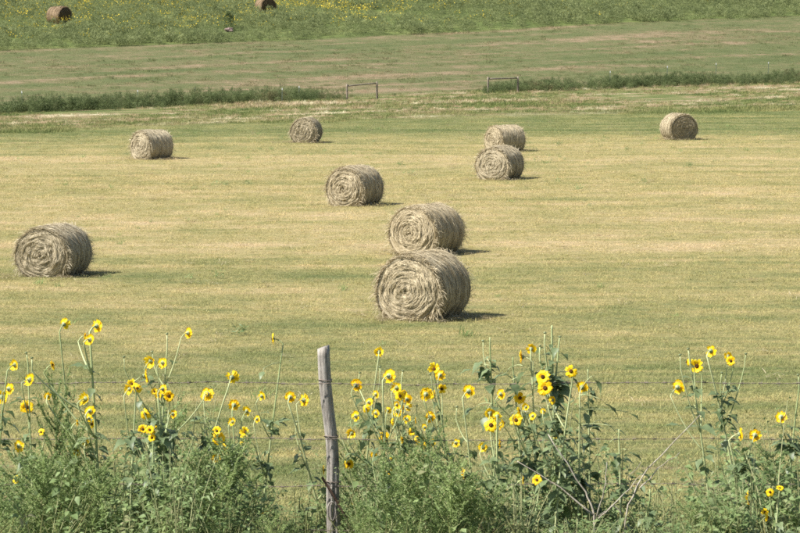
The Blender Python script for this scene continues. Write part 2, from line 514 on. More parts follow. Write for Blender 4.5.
# ditch weeds
def leaf_clump(n, rad, h, lw, ll, up=.5):
    mb = MB()
    for _ in range(n):
        a = random.uniform(0, 6.283); r = rad * math.sqrt(random.random()); q = random.random()
        p = Vector((r * math.cos(a) * (1 - .5 * q), r * math.sin(a) * (1 - .5 * q), h * q ** .8))
        d = Vector((random.gauss(0, 1), random.gauss(0, 1), random.gauss(up, .7))).normalized()
        s = d.cross(rv()).normalized() * lw * random.uniform(.6, 1.2) / 2
        l = ll * random.uniform(.6, 1.3); m = p + d * l * .5
        k = len(mb.v); mb.v += [tuple(p), tuple(m + s), tuple(p + d * l), tuple(m - s)]; mb.t += [.5] * 4
        mb.f.append((k, k + 1, k + 2, k + 3))
    return mb
ditch_src = [source('ditch_weed_a', leaf_clump(230, .45, 1.0, .03, .20, 1.0), M['ditch']),
             source('ditch_weed_b', leaf_clump(190, .50, .75, .035, .18, .8), M['ditch']),
             source('ditch_weed_c', leaf_clump(120, .28, 1.2, .022, .26, 1.6), M['ditch'])]
def build_ditch():
    n = 4200
    x = rng.uniform(-62, 66, n)
    u = rng.normal(237, 1.5, n) + np.minimum(0, x + 8) * .28
    d = u + .65 * x
    px = 400 + x / d * FPX
    open_ = ((px > 346) & (px < 484))
    k = vnoise(x, d, .16, 9)
    low = np.interp(px, [230, 280, 345], [1, .85, .55]); low = np.where(px > 484, np.interp(px, [484, 560], [.65, .86]), low)
    keep = (~open_) | ((rng.random(n) < .05) & (px < 400))
    keep &= (k + rng.random(n) * .5 > -.15)
    x, d, k, low = x[keep], d[keep], k[keep], low[keep]; n = len(x)
    s = (.66 + .4 * rng.random(n) + .25 * k) * low
    scatter('ditch_weeds', np.stack([x, d, ground(x, d) - .15], -1), rng.random(n) * 6.283, np.stack([s * 1.05, s * 1.05, s], -1), rng.integers(0, 3, n), ditch_src,
            'dark green band of tall weeds along the ditch')
build_ditch()

# weedy hill meadow with yellow flowers
def flower_clump():
    mb = MB()
    for _ in range(13):
        p = Vector((random.gauss(0, .5), random.gauss(0, .5), random.uniform(.5, .98)))
        n = Vector((random.gauss(.2, .5), random.gauss(-.3, .5), random.uniform(.2, .9))).normalized()
        a = n.orthogonal().normalized(); b = n.cross(a); r = random.uniform(.035, .062)
        k = len(mb.v)
        for i in range(6):
            an = i * math.pi / 3; mb.v.append(tuple(p + (a * math.cos(an) + b * math.sin(an)) * r)); mb.t.append(.5)
        mb.f.append(tuple(range(k, k + 6)))
    return mb
meadow_src = [source('meadow_weed_a', leaf_clump(150, .55, .72, .045, .17, .8), M['meadow']),
              source('meadow_weed_b', leaf_clump(120, .50, .95, .04, .19, 1.0), M['meadow']),
              source('meadow_weed_c', leaf_clump(110, .65, .5, .045, .17, .5), M['meadow']),
              source('meadow_flowers_a', flower_clump(), M['hill_petal']),
              source('meadow_flowers_b', flower_clump(), M['hill_petal'])]
def build_meadow():
    n = 34000
    x, d = wedge(n, 235, 430, .185, 4)
    u = d - .65 * x
    keep = (u > 287.5) & (u < 420)
    for p2 in bale_spots[-2:]: keep &= ~((np.abs(x - p2.x) < 1.5) & (d < p2.y + 1.0) & (d > p2.y - 5.0))
    st = on_ground(230, 31.5); keep &= ~((np.abs(x - st.x) < 1.1) & (d < st.y + 1.4) & (d > st.y - 4.0))
    x, d = x[keep], d[keep]; n = len(x)
    k = vnoise(x, d, .05, 5)
    idx = rng.integers(0, 3, n)
    s = .7 + .5 * rng.random(n) + .6 * k + .5 * np.clip(vnoise(x, d, .13, 17), -.3, 1)
    s = np.clip(s, .35, 1.7)
    # yellow flowers: thick on the west part, thinner east
    nf = 16000
    xf, df = wedge(nf, 240, 430, .185, 4)
    uf = df - .65 * xf
    kf = vnoise(xf, df, .045, 21) + .5 * vnoise(xf, df, .14, 4)
    dens = np.interp(uf, [290, 300, 318, 345], [.10, .26, .80, 1.0]) * np.interp(xf / df * FPX + 400, [0, 250, 480, 800], [1.0, .85, .30, .22])
    keep = (uf > 291) & (uf < 415) & (rng.random(nf) < dens * (.45 + 1.3 * np.clip(kf + .12, 0, 1)))
    xf, df = xf[keep], df[keep]; m = len(xf)
    pts = np.concatenate([np.stack([x, d, ground(x, d) - .05], -1), np.stack([xf, df, ground(xf, df) - .05], -1)])
    sf = .8 + .35 * rng.random(m)
    sc = np.concatenate([np.stack([s, s, s], -1), np.stack([sf, sf, sf], -1)])
    scatter('flowering_meadow', pts, rng.random(n + m) * 6.283, sc, np.concatenate([idx, rng.integers(3, 5, m)]), meadow_src,
            'weedy green hill meadow dotted with yellow flowers')

# ------------------------------------------------------------------ hay bales
def bale_meshes(seed, L_=1.4, Rr=.75, strands=6500, wmul=1.0, mat='straw', face_drop=0.0):
    rs = random.Random(seed)
    flat = .12
    zc = Rr - flat
    off = rs.uniform(0, 50)
    def rad(th, y):
        n = mnoise.noise((math.cos(th) * 1.6 + off, math.sin(th) * 1.6, y * 1.8))
        n2 = mnoise.noise((math.cos(th) * 5 + off, math.sin(th) * 5, y * 5))
        e = abs(y) / (L_ / 2)
        bands = .012 * math.sin(y * 21 + off)
        return Rr * (1 + .035 * n + .012 * n2) + bands - .085 * max(0, (e - .78) / .22) ** 2
    def sag(p):
        if p.z < 0: p.z *= .15
        q = p.z / (2 * Rr)
        p.x *= 1.0 + .085 * (1 - q) ** 2
        return p
    def side(th, y, o=0.0):
        r = rad(th, y) + o
        return sag(Vector((r * math.sin(th), y, zc + r * math.cos(th))))
    def face(th, r, sgn, o=0.0):
        rr = rad(th, L_ / 2)
        q = r / Rr
        n = mnoise.noise((r * 9 + off, math.cos(th) * 1.2, math.sin(th) * 1.2 + sgn * 4))
        n3 = mnoise.noise((math.cos(th) * 2.6 + off, math.sin(th) * 2.6, r * 14 + sgn)); bump = .009 * math.sin(r * 2 * math.pi / .10 + th * 1.0 + 5 * n) + .03 * n + .035 * n3
        hole = -.035 * math.exp(-(r / .045) ** 2)
        y = L_ / 2 + .05 * (1 - q * q) + bump * min(1, (1 - q) * 6 + .15) + hole - .09 * max(0, (q - .78) / .22) ** 2 + o
        return sag(Vector((q * rr * math.sin(th), sgn * y, zc + q * rr * math.cos(th))))
    b = MB()
    nt_, ny = 64, 16
    for j in range(ny + 1):
        y = -L_ / 2 + L_ * j / ny
        for i in range(nt_):
            b.v.append(tuple(side(2 * math.pi * i / nt_, y))); b.t.append(.42 + .3 * rs.random())
    for j in range(ny):
        for i in range(nt_):
            i2 = (i + 1) % nt_
            b.f.append((j * nt_ + i, j * nt_ + i2, (j + 1) * nt_ + i2, (j + 1) * nt_ + i))
    nr = 22
    for sgn in (-1, 1):
        prev = list(range(nt_)) if sgn < 0 else list(range(ny * nt_, (ny + 1) * nt_))
        for k in range(nr - 1, 0, -1):
            r = Rr * k / nr; cur = []
            for i in range(nt_):
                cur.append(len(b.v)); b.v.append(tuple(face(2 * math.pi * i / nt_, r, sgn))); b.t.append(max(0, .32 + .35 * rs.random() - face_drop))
            for i in range(nt_):
                i2 = (i + 1) % nt_
                q = (prev[i], cur[i], cur[i2], prev[i2])
                b.f.append(q if sgn < 0 else tuple(reversed(q)))
            prev = cur
        c = len(b.v); b.v.append(tuple(face(0, 0, sgn))); b.t.append(.35)
        for i in range(nt_):
            q = (prev[i], c, prev[(i + 1) % nt_]); b.f.append(q if sgn < 0 else tuple(reversed(q)))
    body = b.mesh('hay_roll', M[mat], True, True)
    s = MB()
    for _ in range(strands):
        t = rs.random(); w = rs.choice((.004, .006, .008, .011, .016)) * wmul; tint = min(1, max(0, rs.gauss(.63, .18)))
        segs = 4
        if t < .44:                                   # wound straw on the round faces
            sgn = -1 if rs.random() < .72 else 1
            r = Rr * math.sqrt(rs.uniform(.002, 1.0)); th = rs.uniform(0, 6.283)
            al = rs.uniform(.10, .42) / max(r, .12); dr = rs.gauss(0, .06)
            o0, o1 = rs.uniform(.0, .03), rs.uniform(.004, .07) if rs.random() < .4 else rs.uniform(0, .03)
            pts = []
            for i in range(segs + 1):
                q = i / segs
                pts.append(face(th + al * q, min(Rr * .99, max(.01, r + dr * q)), sgn, o0 + (o1 - o0) * q * q))
            sd = []
            for i in range(segs + 1):
                a = th + al * i / segs
                sd.append((Vector((math.sin(a), 0, math.cos(a))) + Vector((0, sgn * rs.uniform(-.7, .7), 0))).normalized())
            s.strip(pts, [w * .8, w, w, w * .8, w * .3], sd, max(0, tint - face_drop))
        elif t < .885:                                 # straw wrapped round the side
            y = rs.uniform(-1, 1) * L_ / 2; th = rs.uniform(0, 6.283)
            al = rs.uniform(.15, .5) / Rr * (1 if rs.random() < .5 else -1); dy = rs.gauss(0, .06)
            o0, o1 = rs.uniform(0, .015), rs.uniform(.004, .07) if rs.random() < .3 else rs.uniform(0, .02)
            pts = [side(th + al * i / segs, max(-L_ / 2, min(L_ / 2, y + dy * i / segs)), o0 + (o1 - o0) * (i / segs) ** 2) for i in range(segs + 1)]
            sd = (Vector((0, 1, 0)) + rv(.4)).normalized()
            s.strip(pts, [w * .8, w, w, w * .8, w * .3], sd, tint)
        elif t < .965:                                # frayed rim
            sgn = -1 if rs.random() < .6 else 1; th = rs.uniform(0, 6.283)
            p = side(th, sgn * L_ / 2 * rs.uniform(.9, 1.0))
            d = (Vector((math.sin(th), 0, math.cos(th))) * rs.uniform(.1, 1) + Vector((math.cos(th), 0, -math.sin(th))) * rs.gauss(0, 1) + Vector((0, sgn * rs.uniform(0, .8), 0))).normalized()
            l = rs.uniform(.08, .26)
            pts = [p, p + d * l * .5, p + d * l + Vector((0, 0, -.3 * l))]
            for q in pts: q.z = max(q.z, .004)
            s.strip(pts, [w, w * .8, w * .3], d.cross(rv()).normalized(), tint)
        else:                                         # fallen straw round the foot
            a = rs.uniform(0, 6.283)
            ex, ey = .5 + rs.random() * .32, L_ / 2 + rs.uniform(-.1, .16)
            p = Vector((ex * math.cos(a) * 1.05, ey * math.sin(a), rs.uniform(.01, .08)))
            d = Vector((rs.gauss(0, 1), rs.gauss(0, 1), rs.uniform(-.1, .4))).normalized(); l = rs.uniform(.08, .25)
            s.strip([p, p + d * l * .5, p + d * l], [w, w, w * .4], d.cross(Vector((rs.gauss(0, 1), rs.gauss(0, 1), 1))).normalized(), tint)
    straw = s.mesh('loose_straw', M[mat], False, True)
    return body, straw

near_sets = [bale_meshes(s, 1.46, .79, 16000, 1.0) for s in (1, 2, 3)]
mid_sets = [bale_meshes(s, 1.46, .79, 9000, 1.5) for s in (5, 6, 8)]
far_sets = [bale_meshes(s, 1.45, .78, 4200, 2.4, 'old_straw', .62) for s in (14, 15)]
ringed_set = bale_meshes(21, 1.46, .79, 9000, 1.5, 'straw', .30)  # darker end faces: brown hay, plus some shade put into the straw tint
BALES = [  # photo px of the foot (x, y), yaw of the face, mesh set, size, label
    (423, 320.5, -28, near_sets[0], 1.0, 'round hay bale overlapping another bale behind it, closest to the barbed wire fence'),
    (427, 255, -36, near_sets[1], .965, 'round hay bale half hidden behind the one closest to the fence'),
    (54, 277, -19, near_sets[2], .915, 'round hay bale standing alone on tan stubble, farthest from the paired bales'),
    (355, 206, -29, mid_sets[0], .96, 'round hay bale alone just beyond the pair of overlapping bales'),
    (499.5, 180, -31, mid_sets[1], .96, 'round hay bale with spiral face standing in front of a side-on bale'),
    (505, 152, -55, mid_sets[2], .95, 'side-on hay bale with banded flank partly hidden behind a spiral-faced bale'),
    (152, 159.5, -46, mid_sets[1], .955, 'side-on hay bale with bright narrow face on the green-tinged stubble'),
    (306.5, 143, -12, mid_sets[2], .95, 'hay bale with its round face square on, near the ditch gap'),
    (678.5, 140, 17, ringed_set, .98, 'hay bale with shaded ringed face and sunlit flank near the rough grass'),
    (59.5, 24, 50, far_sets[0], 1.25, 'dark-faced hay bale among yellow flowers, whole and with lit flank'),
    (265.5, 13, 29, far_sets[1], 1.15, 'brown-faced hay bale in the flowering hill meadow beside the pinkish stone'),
]
bale_spots = []
for (px, py, yaw, ms, sz, lab) in BALES:
    p = on_ground(px, py)
    # the foot seen in the photo is the near rim of the bale
    back = .55
    p2 = Vector((p.x * (1 + back / p.y), p.y + back, 0)); p2.z = gz(p2.x, p2.y) - .02
    e = empty('hay_bale', p2); e.rotation_euler = (random.uniform(-.02, .02), random.uniform(-.03, .03), R(yaw)); e.scale = (sz * random.uniform(.98, 1.05), sz * random.uniform(.94, 1.06), sz * random.uniform(.965, 1.015))
    tag(e, lab, 'hay bale', 'round hay bales lying in the field')
    link('hay_roll', ms[0], e)
    tag(link('loose_straw', ms[1], e), kind='stuff')
    bale_spots.append(p2)

build_meadow()
def hay_wisp(n, rad):
    mb = MB()
    for _ in range(n):
        a = random.uniform(0, 6.283); r = rad * random.random() ** .7
        p = Vector((r * math.cos(a), r * math.sin(a) * .6, random.uniform(.02, .07)))
        b = random.uniform(0, 6.283); d = Vector((math.cos(b), .7 * math.sin(b), random.uniform(-.12, .22))).normalized()
        mb.strip([p, p + d * random.uniform(.04, .1), p + d * random.uniform(.11, .2) - Vector((0, 0, .015))], random.uniform(.004, .008), d.cross(Vector((0, .3, 1))).normalized(), random.uniform(.55, 1))
    return mb
def straw_source(name, mb):
    return bpy.data.objects.new(name, mb.mesh(name, M['straw'], False, True))
wisp_src = [straw_source('hay_wisp_a', hay_wisp(26, .22)), straw_source('hay_wisp_b', hay_wisp(18, .35)), straw_source('hay_wisp_c', hay_wisp(34, .16))]
def build_wisps():
    n = 5200
    x, d = wedge(n, 30, 185)
    row = (d + .06 * x + 2.0 * vnoise(x, d, .05, 8)) % 5.6
    keep = (row < .9) & (rng.random(n) < .75) | (rng.random(n) < .06)
    x, d = x[keep], d[keep]
    # litter shed round each bale
    for p in bale_spots[:9]:
        m = 46; a = rng.random(m) * 6.283; r = .75 + np.abs(rng.normal(0, .55, m))
        x = np.concatenate([x, p.x + r * np.cos(a)]); d = np.concatenate([d, p.y + r * np.sin(a)])
    n = len(x); s = .6 + .8 * rng.random(n)
    scatter('fallen_hay', np.stack([x, d, ground(x, d)], -1), rng.random(n) * .8 - .4, np.stack([s, s, s], -1), rng.integers(0, 3, n), wisp_src,
            'loose pale hay left on the stubble in thin rows', .05)
build_wisps()
field_weed_src = [source('field_weed_a', leaf_clump(40, .14, .16, .018, .08, .8), M['leafy']), source('field_weed_b', grass_tuft(30, .14, .08, .22, .009, .6), M['feather'])]
def build_field_weeds():
    n = 420
    x, d = wedge(n, 24, 175)
    k = vnoise(x, d, .06, 12); keep = k + .3 * rng.random(n) > .1
    x, d = x[keep], d[keep]; n = len(x); s = .5 + .9 * rng.random(n) ** 2
    scatter('field_weeds', np.stack([x, d, ground(x, d)], -1), rng.random(n) * 6.283, np.stack([s * 1.3, s * 1.3, s], -1), rng.integers(0, 2, n), field_weed_src,
            'small green weeds regrowing in the mown stubble')
build_field_weeds()

# ------------------------------------------------------------------ far fence: braces, steel posts, stone
def rough_pole(mb, a, b, r0, r1, n=8, segs=6, wob=.01):
    pts = [a.lerp(b, i / segs) + Vector((random.uniform(-wob, wob), random.uniform(-wob, wob), 0)) * (0 < i < segs) for i in range(segs + 1)]
    mb.tube(pts, [r0 + (r1 - r0) * i / segs for i in range(segs + 1)], n)
for (xa, ya, ta, xb, yb, tb, lab) in (
        (347, 100, 84, 377, 97, 81.5, 'wooden fence brace of two posts and top rail, beside low ditch weeds'),
        (488, 93, 77, 518, 90.5, 76.5, 'wooden fence brace with top rail, its far post deep in dark ditch weeds')):
    A = on_ground(xa, ya); B_ = at(xb, yb, A.y + 1.2); B_.z = gz(B_.x, B_.y)
    e = empty('fence_brace', A); tag(e, lab, 'fence', 'wooden braces at the ditch opening')
    O = Vector((0, 0, -.25)); D = B_ - A
    ha = at(xa, ta, A.y).z - A.z; hb = at(xb, tb, B_.y).z - B_.z
    m1 = MB(); rough_pole(m1, O, Vector((0, 0, ha)), .085, .075); link('post', m1.mesh('post', M['rail'], True), e)
    m2 = MB(); rough_pole(m2, D + O, D + Vector((0, 0, hb)), .08, .07); link('post', m2.mesh('post', M['rail'], True), e)
    m3 = MB(); rough_pole(m3, Vector((.05, 0, ha - .16)), D + Vector((-.05, 0, hb - .14)), .06, .055); link('rail', m3.mesh('rail', M['rail'], True), e)
for (px, base, top, lab) in ((22, 103, 91, 'slim steel fence post in the dense dark end of the ditch weeds'),
                             (138, 103, 90, 'slim steel fence post in ditch weeds behind a side-on bale'),
                             (195, 102, 88, 'slim white-tipped steel post rising clear above the ditch weeds'),
                             (282, 101, 88, 'slim steel fence post in low ditch weeds'),
                             (299, 99, 86, 'thin leaning steel post among the lowest ditch weeds'),
                             (610, 84, 71, 'slim steel post in ditch weeds nearest the wooden brace'),
                             (667, 82, 66, 'white-tipped steel post beside a pale bush in the ditch weeds'),
                             (716, 79, 63, 'white-tipped steel post between two others in ditch weeds'),
                             (768, 77, 62, 'white-tipped steel post farthest along the ditch from wooden braces')):
    A = on_ground(px, base); h = at(px, top, A.y).z - A.z
    e = empty('steel_post', A); tag(e, lab, 'fence post', 'steel posts along the ditch')
    mb = MB()
    prof = [(-.03, 0), (.03, 0), (.03, .008), (.005, .008), (.005, .04), (-.005, .04), (-.005, .008), (-.03, .008)]
    lean = Vector((random.uniform(-.03, .03), 0, 0))
    def bar(mb, z0, z1, s=1.0):
        k = len(mb.v)
        for z in (z0, z1):
            for x, y in prof: mb.v.append((x * s + lean.x * z, y * s, z)); mb.t.append(.5)
        for i in range(8): mb.f.append((k + i, k + (i + 1) % 8, k + 8 + (i + 1) % 8, k + 8 + i))
        mb.f += [tuple(k + i for i in reversed(range(8))), tuple(k + 8 + i for i in range(8))]
    bar(mb, -.2, h - .16); link('shaft', mb.mesh('shaft', M['tpost']), e)
    mb = MB(); bar(mb, h - .16, h, 1.05); link('painted_tip', mb.mesh('painted_tip', M['tip']), e)
def make_stone():
    p = on_ground(230, 31.5)
    import bmesh
    bm = bmesh.new(); bmesh.ops.create_icosphere(bm, subdivisions=3, radius=.5)
    for v in bm.verts:
        n = mnoise.noise(v.co * 3.0); v.co *= .72 * (1 + .55 * n); v.co.z *= .7; v.co.x *= 1.35
    me = bpy.data.meshes.new('field_stone'); bm.to_mesh(me); bm.free(); me.materials.append(M['stone'])
    tag(link('field_stone', me, None, (p.x, p.y - .5, gz(p.x, p.y) + .12)), 'small pinkish brown stone lying in the flowering hill meadow', 'stone')
    mb = leaf_clump(620, .7, 1.9, .07, .25, .9)
    tag(link('dark_shrub', mb.mesh('dark_shrub', M['ditch']), None, (p.x - .1, p.y + .8, gz(p.x, p.y + .8) - .02)), 'small dark green shrub just behind the pinkish stone', 'shrub')
make_stone()

# ------------------------------------------------------------------ wooden fence post and barbed wires
FD = 17.0
def build_post():
    base = at(336, 520, FD); base.z = gz(base.x, FD) - .25
    top = at(322.5, 347, FD)
    mb = MB(); n = 30; segs = 30; pts = []
    for i in range(segs + 1):
        t = i / segs
        p = base.lerp(top, t)
        p.x += .022 * math.sin(t * 3.0) + .006 * math.sin(t * 13)
        r = .046 - .012 * t
        for k in range(n):
            a = 2 * math.pi * k / n
            q = mnoise.noise((math.cos(a) * 1.6, math.sin(a) * 1.6, t * 2.4)); q2 = mnoise.noise((math.cos(a) * 6, math.sin(a) * 6, t * 3 + 9))
            rr = r * (1 + .15 * q + .11 * q2)
            groove = math.exp(-((a - 4.9) / .16) ** 2) * .012 * (t < .55) + math.exp(-((a - 4.2) / .12) ** 2) * .010 * (t > .35)
            rr -= groove
            mb.v.append((p.x + rr * math.cos(a) - base.x, p.y + rr * math.sin(a) - base.y, p.z - base.z + (.012 * math.cos(a) if i == segs else 0))); mb.t.append(.5)
    for i in range(segs):
        for k in range(n):
            k2 = (k + 1) % n
            mb.f.append((i * n + k, i * n + k2, (i + 1) * n + k2, (i + 1) * n + k))
    mb.f.append(tuple(segs * n + k for k in range(n))); mb.f.append(tuple(reversed(range(n))))
    root = empty('fence_post', base)
    tag(root, 'weathered grey wooden fence post carrying the barbed wires', 'fence post')
    link('shaft', mb.mesh('shaft', M['post'], True), root)
    kb = MB()                                            # dark knot / split low on the post
    c = at(332, 510, FD) - base
    loop = [c + Vector((.024 * math.cos(a), -.046 + .004 * math.sin(3 * a), .06 * math.sin(a))) for a in [i * 6.2832 / 14 for i in range(15)]]
    kb.tube(loop, .005, 5, False); link('knot', kb.mesh('knot', M['post'], True), root)
    for py in (381.5, 437.5, 483):                       # wire ties round the post
        z = at(328, py, FD).z - base.z
        t = z / (top.z - base.z); p = (top - base) * t; px_ = p.x + .022 * math.sin(t * 3.0) + .006 * math.sin(t * 13); r = .046 - .012 * t + .006
        tb = MB()
        tb.tube([Vector((px_ + r * math.cos(a), p.y + r * math.sin(a), z + .005 * math.sin(2 * a) + .001 * i)) for i, a in enumerate([j * 6.2832 / 16 for j in range(17)])], .003, 5)
        link('wire_tie', tb.mesh('wire_tie', M['wire'], True), root)
build_post()
def build_wire(py, lab, sag):
    z0 = at(400, py, FD).z
    root = empty('barbed_wire', (0, FD - .055, z0))
    tag(root, lab, 'barbed wire', 'barbed wire strands of the fence')
    xs = np.arange(-8, 8.001, .025)
    def cz(x): return sag * math.sin(x * .62 + py) + .006 * math.sin(x * 2.3 + py) + .0025 * math.sin(x * 9.1 + py) + .002 * math.sin(x * 17 + 2 * py)
    for ph in (0, math.pi):
        mb = MB()
        mb.tube([Vector((x, 0.0022 * math.cos(x * 75 + ph), cz(x) + 0.0022 * math.sin(x * 75 + ph))) for x in xs], .0014, 4, True)
        link('strand', mb.mesh('strand', M['wire'], True), root)
    bm_ = MB(); x = -7.95
    while x < 8:
        for s in (-1, 1):
            d = Vector((random.uniform(-.25, .25), random.uniform(-.5, .5), random.choice((-1, 1)))).normalized() * .017
            c = Vector((x + s * .006, 0, cz(x)))
            bm_.tube([c - d, c + d], .0013, 4)
        c = Vector((x, 0, cz(x))); bm_.tube([c - Vector((.012, 0, 0)), c + Vector((.012, 0, 0))], .0042, 6)
        x += .115 + random.uniform(-.01, .01)
    tag(link('barbs', bm_.mesh('barbs', M['wire']), root), kind='stuff')
build_wire(381.5, 'topmost barbed wire strand of the fence, crossing near the post top', .006)
build_wire(437.5, 'second barbed wire strand down, crossing the middle of the post', .005)
build_wire(483.0, 'third barbed wire strand down, running through the weeds', .006)
build_wire(530.0, 'lowest barbed wire strand, almost buried in the weeds', .005)

def stick(name, pts, r0, r1, mat, lab, cat):
    b = pts[0].copy(); mb = MB(); n = len(pts) - 1
    mb.tube([p - b for p in pts], [r0 + (r1 - r0) * i / n for i in range(n + 1)], 7)
    return tag(link(name, mb.mesh(name, mat, True), None, b), lab, cat)
g0 = at(362, 560, FD - .12)
stick('leaning_stick', [Vector((g0.x, g0.y, gz(g0.x, g0.y) - .05)), at(352, 532, FD - .10), at(341, 508, FD - .10), at(322, 477, FD - .075)], .012, .008, M['dark_wood'],
      'dark brown stick leaning against the weathered fence post', 'stick')

def dead_stalk(root_px, d, lines, lab):
    b = at(root_px, 545, d); b.z = gz(b.x, d) - .03
    root = empty('dead_stalk', b); tag(root, lab, 'dead plant', 'dead pale stalks among the weeds')
    for ln, r0 in lines:
        pts = []
        for i, (x, y, dd) in enumerate(ln):
            p = at(x, y, d + dd) if y is not None else b.copy()
            pts.append(p - b)
        fine = []
        for i in range(len(pts) - 1):
            for k in range(4):
                fine.append(pts[i].lerp(pts[i + 1], k / 4) + rv(.007) * (k > 0))
        fine.append(pts[-1])
        n = len(fine) - 1
        mb = MB(); mb.tube(fine, [r0 * .72 * (1 - .65 * i / n) for i in range(n + 1)], 6)
        link('branch', mb.mesh('branch', M['dead'], True), root)
dead_stalk(596, 16.3, [([(596, None, 0), (594, 515, 0), (586, 492, .05), (548, 434, .12)], .011),
                       ([(594, 515, 0), (560, 487, .05), (517, 461, .1)], .008),
                       ([(595, 522, 0), (618, 500, 0), (642, 474, .1)], .007),
                       ([(596, 520, 0), (604, 490, -.1), (607, 462, -.12)], .007)],
           'pale dead stalk forked wide below the large leafy sunflower')
dead_stalk(618, 16.5, [([(618, None, 0), (628, 505, 0), (648, 468, .05), (700, 415, .15)], .009),
                       ([(640, 488, .02), (658, 468, .1), (680, 452, .2)], .006),
                       ([(634, 494, .02), (628, 478, -.1), (641, 462, -.2)], .005),
                       ([(622, 515, 0), (612, 505, 0), (598, 516, -.1)], .005)],
           'thin pale dead stalk slanting up across the second wire')

# ------------------------------------------------------------------ leaves, heads
def leaf_mesh(seed, width=.75, droop=.3, wave=.05):
    rs = random.Random(seed); mb = MB(); n = 7; rows = []
    prof = [.06, .62, .98, .86, .62, .36, .15, .0]
    for i in range(n + 1):
        t = i / n
        c = Vector((0, t, -droop * t * t)); w = prof[i] * width / 2
        up = .22 * w
        if i == n: rows.append([c]); continue
        rows.append([c + Vector((-w, -.05 * (i == 1), up + rs.uniform(-wave, wave))), c, c + Vector((w, -.05 * (i == 1), up + rs.uniform(-wave, wave)))])
    for r in rows:
        for p in r: mb.v.append(tuple(p)); mb.t.append(.5)
    for i in range(n - 1):
        k = 3 * i; mb.f += [(k, k + 1, k + 4, k + 3), (k + 1, k + 2, k + 5, k + 4)]
    k = 3 * (n - 1); mb.f += [(k, k + 1, k + 3), (k + 1, k + 2, k + 3)]
    return mb
def with_petiole(mb):
    # petiole ribbon, joined so the leaf stays one piece
    k = len(mb.v); mb.v += [(-.02, -.35, .1), (.02, -.35, .1)]; mb.t += [.5, .5]
    mb.f.append((k, k + 1, 2, 0)); return mb
LEAVES = [with_petiole(leaf_mesh(s, w, dr)).mesh('leaf', M['sun_leaf'], True) for s, w, dr in ((1, .72, .25), (2, .66, .45), (3, .80, .35), (4, .60, .15), (5, .74, .6))]

def head_meshes(seed, rad, np_, closed=0.0):
    rs = random.Random(seed)
    pet = MB()
    for i in range(np_):
        a = 2 * math.pi * (i + rs.uniform(-.3, .3)) / np_
        if rs.random() < .05: continue
        r1 = rad * rs.uniform(.84, 1.06); w = rad * .47 * rs.uniform(.8, 1.15)
        d = Vector((math.cos(a), math.sin(a), 0)); s = Vector((-math.sin(a), math.cos(a), rs.uniform(-.4, .4))).normalized()
        z = rs.uniform(-.15, .25) + closed
        pts = [d * rad * .28, d * (rad * .28 + (r1 - rad * .28) * .4) + Vector((0, 0, .10 * rad + z * rad * .2)), d * (rad * .28 + (r1 - rad * .28) * .78) + Vector((0, 0, .08 * rad + z * rad * .35)), d * r1 + Vector((0, 0, z * rad * .4 - .06 * rad))]
        pet.strip(pts, [w * .5, w, w * .85, w * .15], s)
    # petals share a common ring at the base so the corolla is one piece
    b = len(pet.v); m = 16
    for i in range(m):
        a = 2 * math.pi * i / m
        for r in (.22, .36):
            pet.v.append((rad * r * math.cos(a), rad * r * math.sin(a), .02 * rad)); pet.t.append(.5)
    for i in range(m):
        j = (i + 1) % m; pet.f.append((b + 2 * i, b + 2 * i + 1, b + 2 * j + 1, b + 2 * j))
    disc = MB(); m = 12; rr = rad * .29
    rings = [(1.0, .0), (.92, .12), (.6, .2), (.25, .16)]
    for q, z in rings:
        for i in range(m): a = 2 * math.pi * i / m; disc.v.append((rr * q * math.cos(a), rr * q * math.sin(a), .04 * rad + rad * z)); disc.t.append(.5)
    for k in range(len(rings) - 1):
        for i in range(m): j = (i + 1) % m; disc.f.append((k * m + i, k * m + j, (k + 1) * m + j, (k + 1) * m + i))
    disc.f.append(tuple((len(rings) - 1) * m + i for i in range(m)))
    cal = MB()
    rings = [(.10, -.36), (.24, -.26), (.31, -.12), (.28, .0)]
    for q, z in rings:
        for i in range(m): a = 2 * math.pi * i / m; cal.v.append((rad * q * math.cos(a), rad * q * math.sin(a), rad * z)); cal.t.append(.5)
    for k in range(len(rings) - 1):
        for i in range(m): j = (i + 1) % m; cal.f.append((k * m + i, k * m + j, (k + 1) * m + j, (k + 1) * m + i))
    cal.f.append(tuple(reversed(range(m))))
    for i in range(11):                                   # pointed bracts
        a = 2 * math.pi * i / 11 + .2; d = Vector((math.cos(a), math.sin(a), 0)); s = Vector((-math.sin(a), math.cos(a), 0))
        p = d * rad * .28 + Vector((0, 0, -.16 * rad))
        cal.tri(p - s * rad * .11, p + s * rad * .11, d * rad * rs.uniform(.38, .52) + Vector((0, 0, -rad * rs.uniform(.02, .22))))
    return (cal.mesh('flower_head', M['calyx'], True), pet.mesh('petals', M['petal']), disc.mesh('disc', M['disc'], True))
HEADS = [head_meshes(s, 1.0, n, c) for s, n, c in ((1, 17, .0), (2, 20, .15), (3, 15, -.3), (4, 18, .35), (5, 16, -.6), (6, 11, .9), (7, 13, -1.3), (8, 21, .05))]
BUD = head_meshes(9, 1.0, 3)[0]; BUD.name = 'bud'

